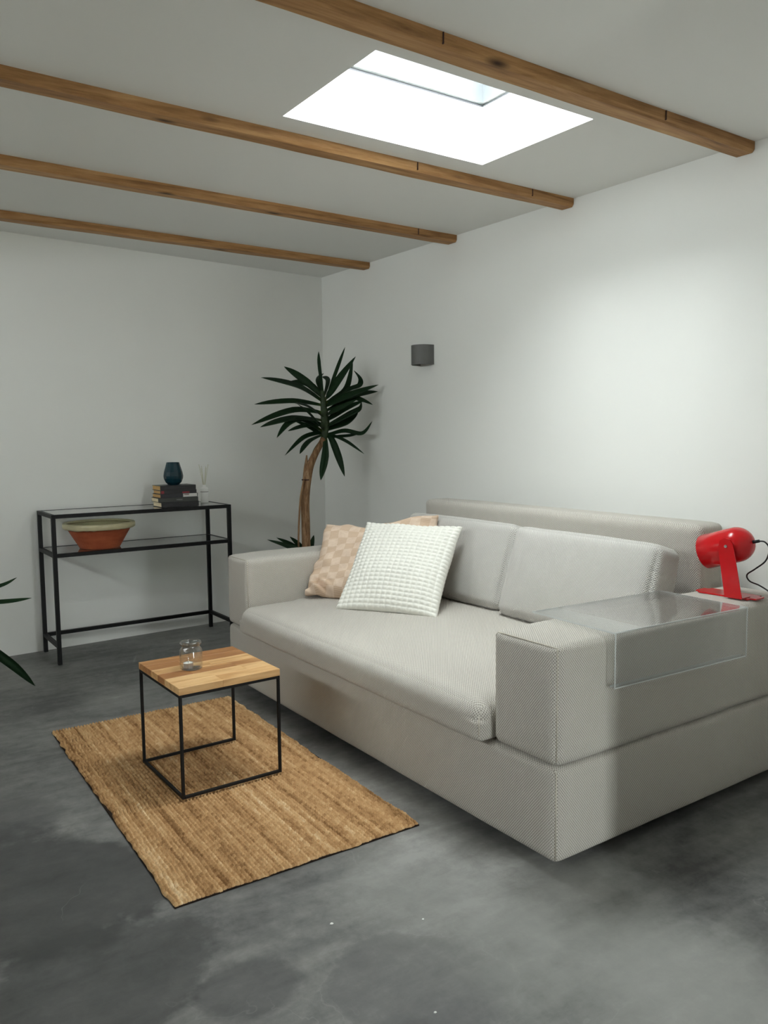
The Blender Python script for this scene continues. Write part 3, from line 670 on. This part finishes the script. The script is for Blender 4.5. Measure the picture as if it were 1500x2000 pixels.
# ------------------------------------------------------------------ yucca plants
def leaf_bm(path, width, roll=0.0, droop_tip=True):
    pts = smooth_path(path, 7); n = len(pts); bm = bmesh.new(); uvl = bm.loops.layers.uv.new('UVMap'); rows = []
    toc = (Vector(CAM)-pts[n//2]).normalized()
    L = sum((b-a).length for a, b in zip(pts, pts[1:]))
    base_n = Vector((math.cos(roll)*-.55, math.cos(roll)*-.6, .55+.2*math.sin(roll))).normalized()
    for i, p in enumerate(pts):
        t = (pts[min(i+1, n-1)]-pts[max(i-1, 0)]).normalized(); s = i/(n-1)
        nn = (base_n-t*base_n.dot(t)).normalized(); sd = t.cross(nn).normalized()
        w_ = width*.5*(min(1, .40+1.25*s))*(1 if s < .62 else max(.03, math.cos((s-.62)/.38*PI/2)))
        rows.append([bm.verts.new(p-sd*w_+nn*w_*.35), bm.verts.new(p), bm.verts.new(p+sd*w_+nn*w_*.35)])
    for i in range(n-1):
        for k in range(2):
            f = bm.faces.new((rows[i][k], rows[i][k+1], rows[i+1][k+1], rows[i+1][k]))
            for lp, (a, b) in zip(f.loops, ((i, k), (i, k+1), (i+1, k+1), (i+1, k))): lp[uvl].uv = (b/2, a/(n-1))
    bmesh.ops.solidify(bm, geom=list(bm.faces), thickness=.0012)
    return bm
PY = -.70
pl = empty('yucca_plant', (-.51, PY, 0)); tag(pl, 'tall yucca with a bare trunk and long dark leaves in the corner', 'plant')
def rel(v): return v-pl.location
def Z8(zx, zy, y): return at(480+zx*.18667, 660+zy*.18667, 'y', y)
leaves = [
 ([(815, 620), (775, 330), (762, 140)], .020, -.03), ([(840, 640), (930, 400), (1040, 95)], .022, .03), ([(860, 620), (985, 430), (1150, 195)], .048, -.10), ([(880, 670), (1060, 520), (1120, 215)], .036, .02),
 ([(880, 680), (1080, 545), (1190, 500), (1195, 430), (1130, 340)], .034, -.06), ([(870, 700), (1120, 590), (1390, 490)], .044, -.16), ([(900, 660), (1200, 590), (1395, 560)], .040, -.10), ([(870, 750), (1100, 640), (1210, 650), (1330, 700)], .034, -.12),
 ([(870, 850), (1050, 740), (1250, 650)], .040, -.14), ([(880, 910), (1090, 800), (1200, 740), (1212, 665)], .038, -.18), ([(880, 950), (1050, 890), (1160, 815)], .042, -.06), ([(870, 1010), (1040, 975), (1220, 1000), (1325, 870)], .030, -.12),
 ([(880, 1040), (1080, 1025), (1190, 1000)], .022, -.05), ([(880, 1010), (1060, 1090), (1240, 1215)], .024, -.07), ([(880, 1020), (970, 1240), (1035, 1450)], .040, -.12), ([(850, 1040), (832, 1250), (785, 1490)], .044, -.22),
 ([(815, 1040), (730, 1180), (665, 1380)], .026, .05), ([(800, 1010), (660, 1090), (565, 1215)], .034, -.10), ([(790, 990), (600, 1050), (410, 1230)], .032, .05), ([(790, 1010), (640, 920), (490, 860)], .026, .1),
 ([(800, 900), (620, 925), (440, 975)], .032, .12), ([(810, 970), (600, 870), (450, 900), (325, 1045)], .042, -.15), ([(800, 850), (500, 850), (150, 935)], .052, -.10), ([(800, 770), (500, 760), (60, 910)], .042, .10),
 ([(800, 690), (500, 665), (90, 695)], .038, .02), ([(810, 820), (660, 730), (515, 685)], .046, -.2), ([(825, 960), (680, 820), (540, 690)], .046, -.26), ([(800, 660), (560, 520), (160, 415)], .050, -.06),
 ([(800, 610), (640, 470), (400, 300)], .046, .06), ([(805, 620), (680, 500), (475, 450)], .040, .14), ([(815, 600), (755, 450), (815, 370)], .026, .16), ([(825, 600), (862, 450), (800, 405)], .028, .2),
 ([(830, 900), (740, 890), (590, 865)], .024, .08), ([(850, 700), (960, 690), (945, 830)], .026, -.1), ([(860, 800), (1000, 730), (1170, 640)], .034, -.2), ([(880, 930), (1100, 850), (1180, 760)], .036, -.02)]
for i, (pp, wd, dy) in enumerate(leaves):
    k = len(pp)-1
    by0 = pp[0][1]; pp = [(826+(8 if pp[0][0] > 830 else -8), by0+(20 if by0 < 1000 else 0))]+([(pp[0][0]+(pp[1][0]-pp[0][0])*.15, pp[0][1]+(pp[1][1]-pp[0][1])*.15)] if abs(pp[0][0]-826) > 30 else [])+list(pp[1:]); k = len(pp)-1; wd *= 1.18
    P3 = [Z8(x, y, PY+dy*(q/k)) for q, (x, y) in enumerate(pp)]
    P3 = [Vector((min(v.x, -.012-wd*.3), v.y, v.z)) for v in P3]
    bm_obj('leaf', leaf_bm([rel(v) for v in P3], wd, random.uniform(-.6, .6)), 'leaf', pl, smooth=True)
tp = [at(x, y, 'y', PY) for x, y in ((598, 1060), (597, 1020), (596, 985), (598, 950), (604, 915), (614, 890), (626, 868), (633, 853))]
tp = [Vector((tp[0].x+.01, PY, .30)), Vector((tp[0].x+.004, PY, .45))]+tp
bm_obj('trunk', tube_bm([rel(v) for v in smooth_path(tp, 4)], [(.029 if k < 22 else .029-.010*min(1, (k-22)/10)) for k in range(4*(len(tp)-1)+1)], 14), 'bark', pl, smooth=True)
ck = [at(x, y, 'y', PY) for x, y in ((632, 858), (635, 835), (634, 810), (631, 785), (629, 762))]
bm_obj('leaf_core', tube_bm([rel(v) for v in smooth_path(ck, 4)], [.019+.010*min(1, k/5)-.018*max(0, (k-6)/10) for k in range(17)], 12), 'core', pl, smooth=True)
sp_ = [at(x, y, 'y', PY+.01) for x, y in ((596, 945), (598, 915), (599, 889))]
bm_obj('cut_stub', tube_bm([rel(v) for v in sp_], [.020, .017, .004], 10), 'bark', pl, smooth=True)
st_ = [at(x, y, 'y', PY-.02) for x, y in ((583, 1062), (585, 1000), (588, 965), (594, 938))]
bm_obj('side_stem', tube_bm([rel(v) for v in smooth_path([Vector((st_[0].x, PY-.02, .3))]+st_, 4)], .0065, 8), 'bark', pl, smooth=True)
tie = at(598, 937, 'y', PY)
o = bm_obj('twine', lathe_bm([(.026, -.004), (.030, -.004), (.030, .004), (.026, .004), (.026, -.004)], 16), 'string', pl); o.location = rel(tie)
for tipx, tipy, bxp, dy in ((522, 1054, -.02, -.06), (540, 1050, -.01, .03), (566, 1048, 0, .05), (613, 1045, .02, .06), (556, 1062, -.01, -.12)):
    tip = at(tipx, tipy, 'y', PY+dy); b0 = Vector((-.52+bxp, PY+dy*.2, .33)); mid = (b0+tip)/2+Vector(((b0.x-tip.x)*.25, 0, .05))
    bm_obj('leaf', leaf_bm([rel(b0), rel(mid), rel(tip)], .036), 'leaf', pl, smooth=True)
def pot(par, r, h, mat='pot'):
    bm_obj('planter', lathe_bm([(0, 0), (r*.78, 0), (r*.8, .005), (r, h), (r-.012, h), (r-.02, h-.04), (r*.75, .02), (0, .02)], 40), mat, par, smooth=False)
    bm_obj('soil', lathe_bm([(0, h-.04), (r*.5, h-.036), (r-.026, h-.045), (r-.03, h-.08), (0, h-.08)], 30), 'soil', par)
pot(pl, .17, .35)
# second plant at the left edge of the frame
p2 = empty('yucca_plant', (-2.86, -1.28, 0)); tag(p2, 'yucca at the left edge with three narrow dark leaves reaching into view', 'plant')
rel2 = lambda v: v-p2.location
for (tx, ty, mx, my, wd, dy) in ((33, 1128, 0, 1145, .022, 0), (62, 1168, 15, 1175, .024, -.05), (69, 1340, 20, 1295, .042, -.06)):
    tip = at(tx, ty, 'y', -1.3+dy); mid = at(mx, my, 'y', -1.3+dy*.8); b0 = Vector((-2.85, -1.28, .56 if ty < 1300 else .50)); q = (b0*.5+mid*.5)+Vector((0, 0, .05 if ty > 1300 else .0))
    bm_obj('leaf', leaf_bm([rel2(b0), rel2(q), rel2(mid), rel2(tip)], wd), 'leaf', p2, smooth=True)
for k in range(12):
    a = 1.2+k*.42; L_ = random.uniform(.28, .42); el = random.uniform(.2, 1.2); b0 = Vector((0, 0, .5+.012*k))
    dv = Vector((math.cos(a)*math.cos(el), math.sin(a)*math.cos(el), math.sin(el)))
    if dv.x > .25: dv.x = -dv.x
    bm_obj('leaf', leaf_bm([b0, b0+dv*L_*.5+Vector((0, 0, .03)), b0+dv*L_], .04), 'leaf', p2, smooth=True)
bm_obj('trunk', tube_bm([(0, 0, .2), (.01, 0, .4), (0, 0, .62)], [.028, .026, .016], 12), 'bark', p2, smooth=True)
pot(p2, .14, .28)

# ------------------------------------------------------------------ crumbs on the floor
for i, (px, py, s_) in enumerate(((648, 1804, .0055), (826, 1795, .0035), (850, 1977, .004))):
    v = at(px, py, 'z', .001); bm = bmesh.new(); bmesh.ops.create_icosphere(bm, subdivisions=1, radius=s_)
    for q in bm.verts: q.co = Vector((q.co.x*random.uniform(.7, 1.3), q.co.y*random.uniform(.6, 1.1), max(q.co.z, -.2*s_)*.6+.2*s_))
    o = bm_obj('plaster_crumb', bm, 'speck'); o.location = (v.x, v.y, 0); tag(o, ['largest white crumb on the concrete floor in front of the rug', 'tiny white crumb on the floor between rug and sofa corner', 'white crumb on the floor nearest the bottom edge of the picture'][i], 'crumb', 'white crumbs on the floor')
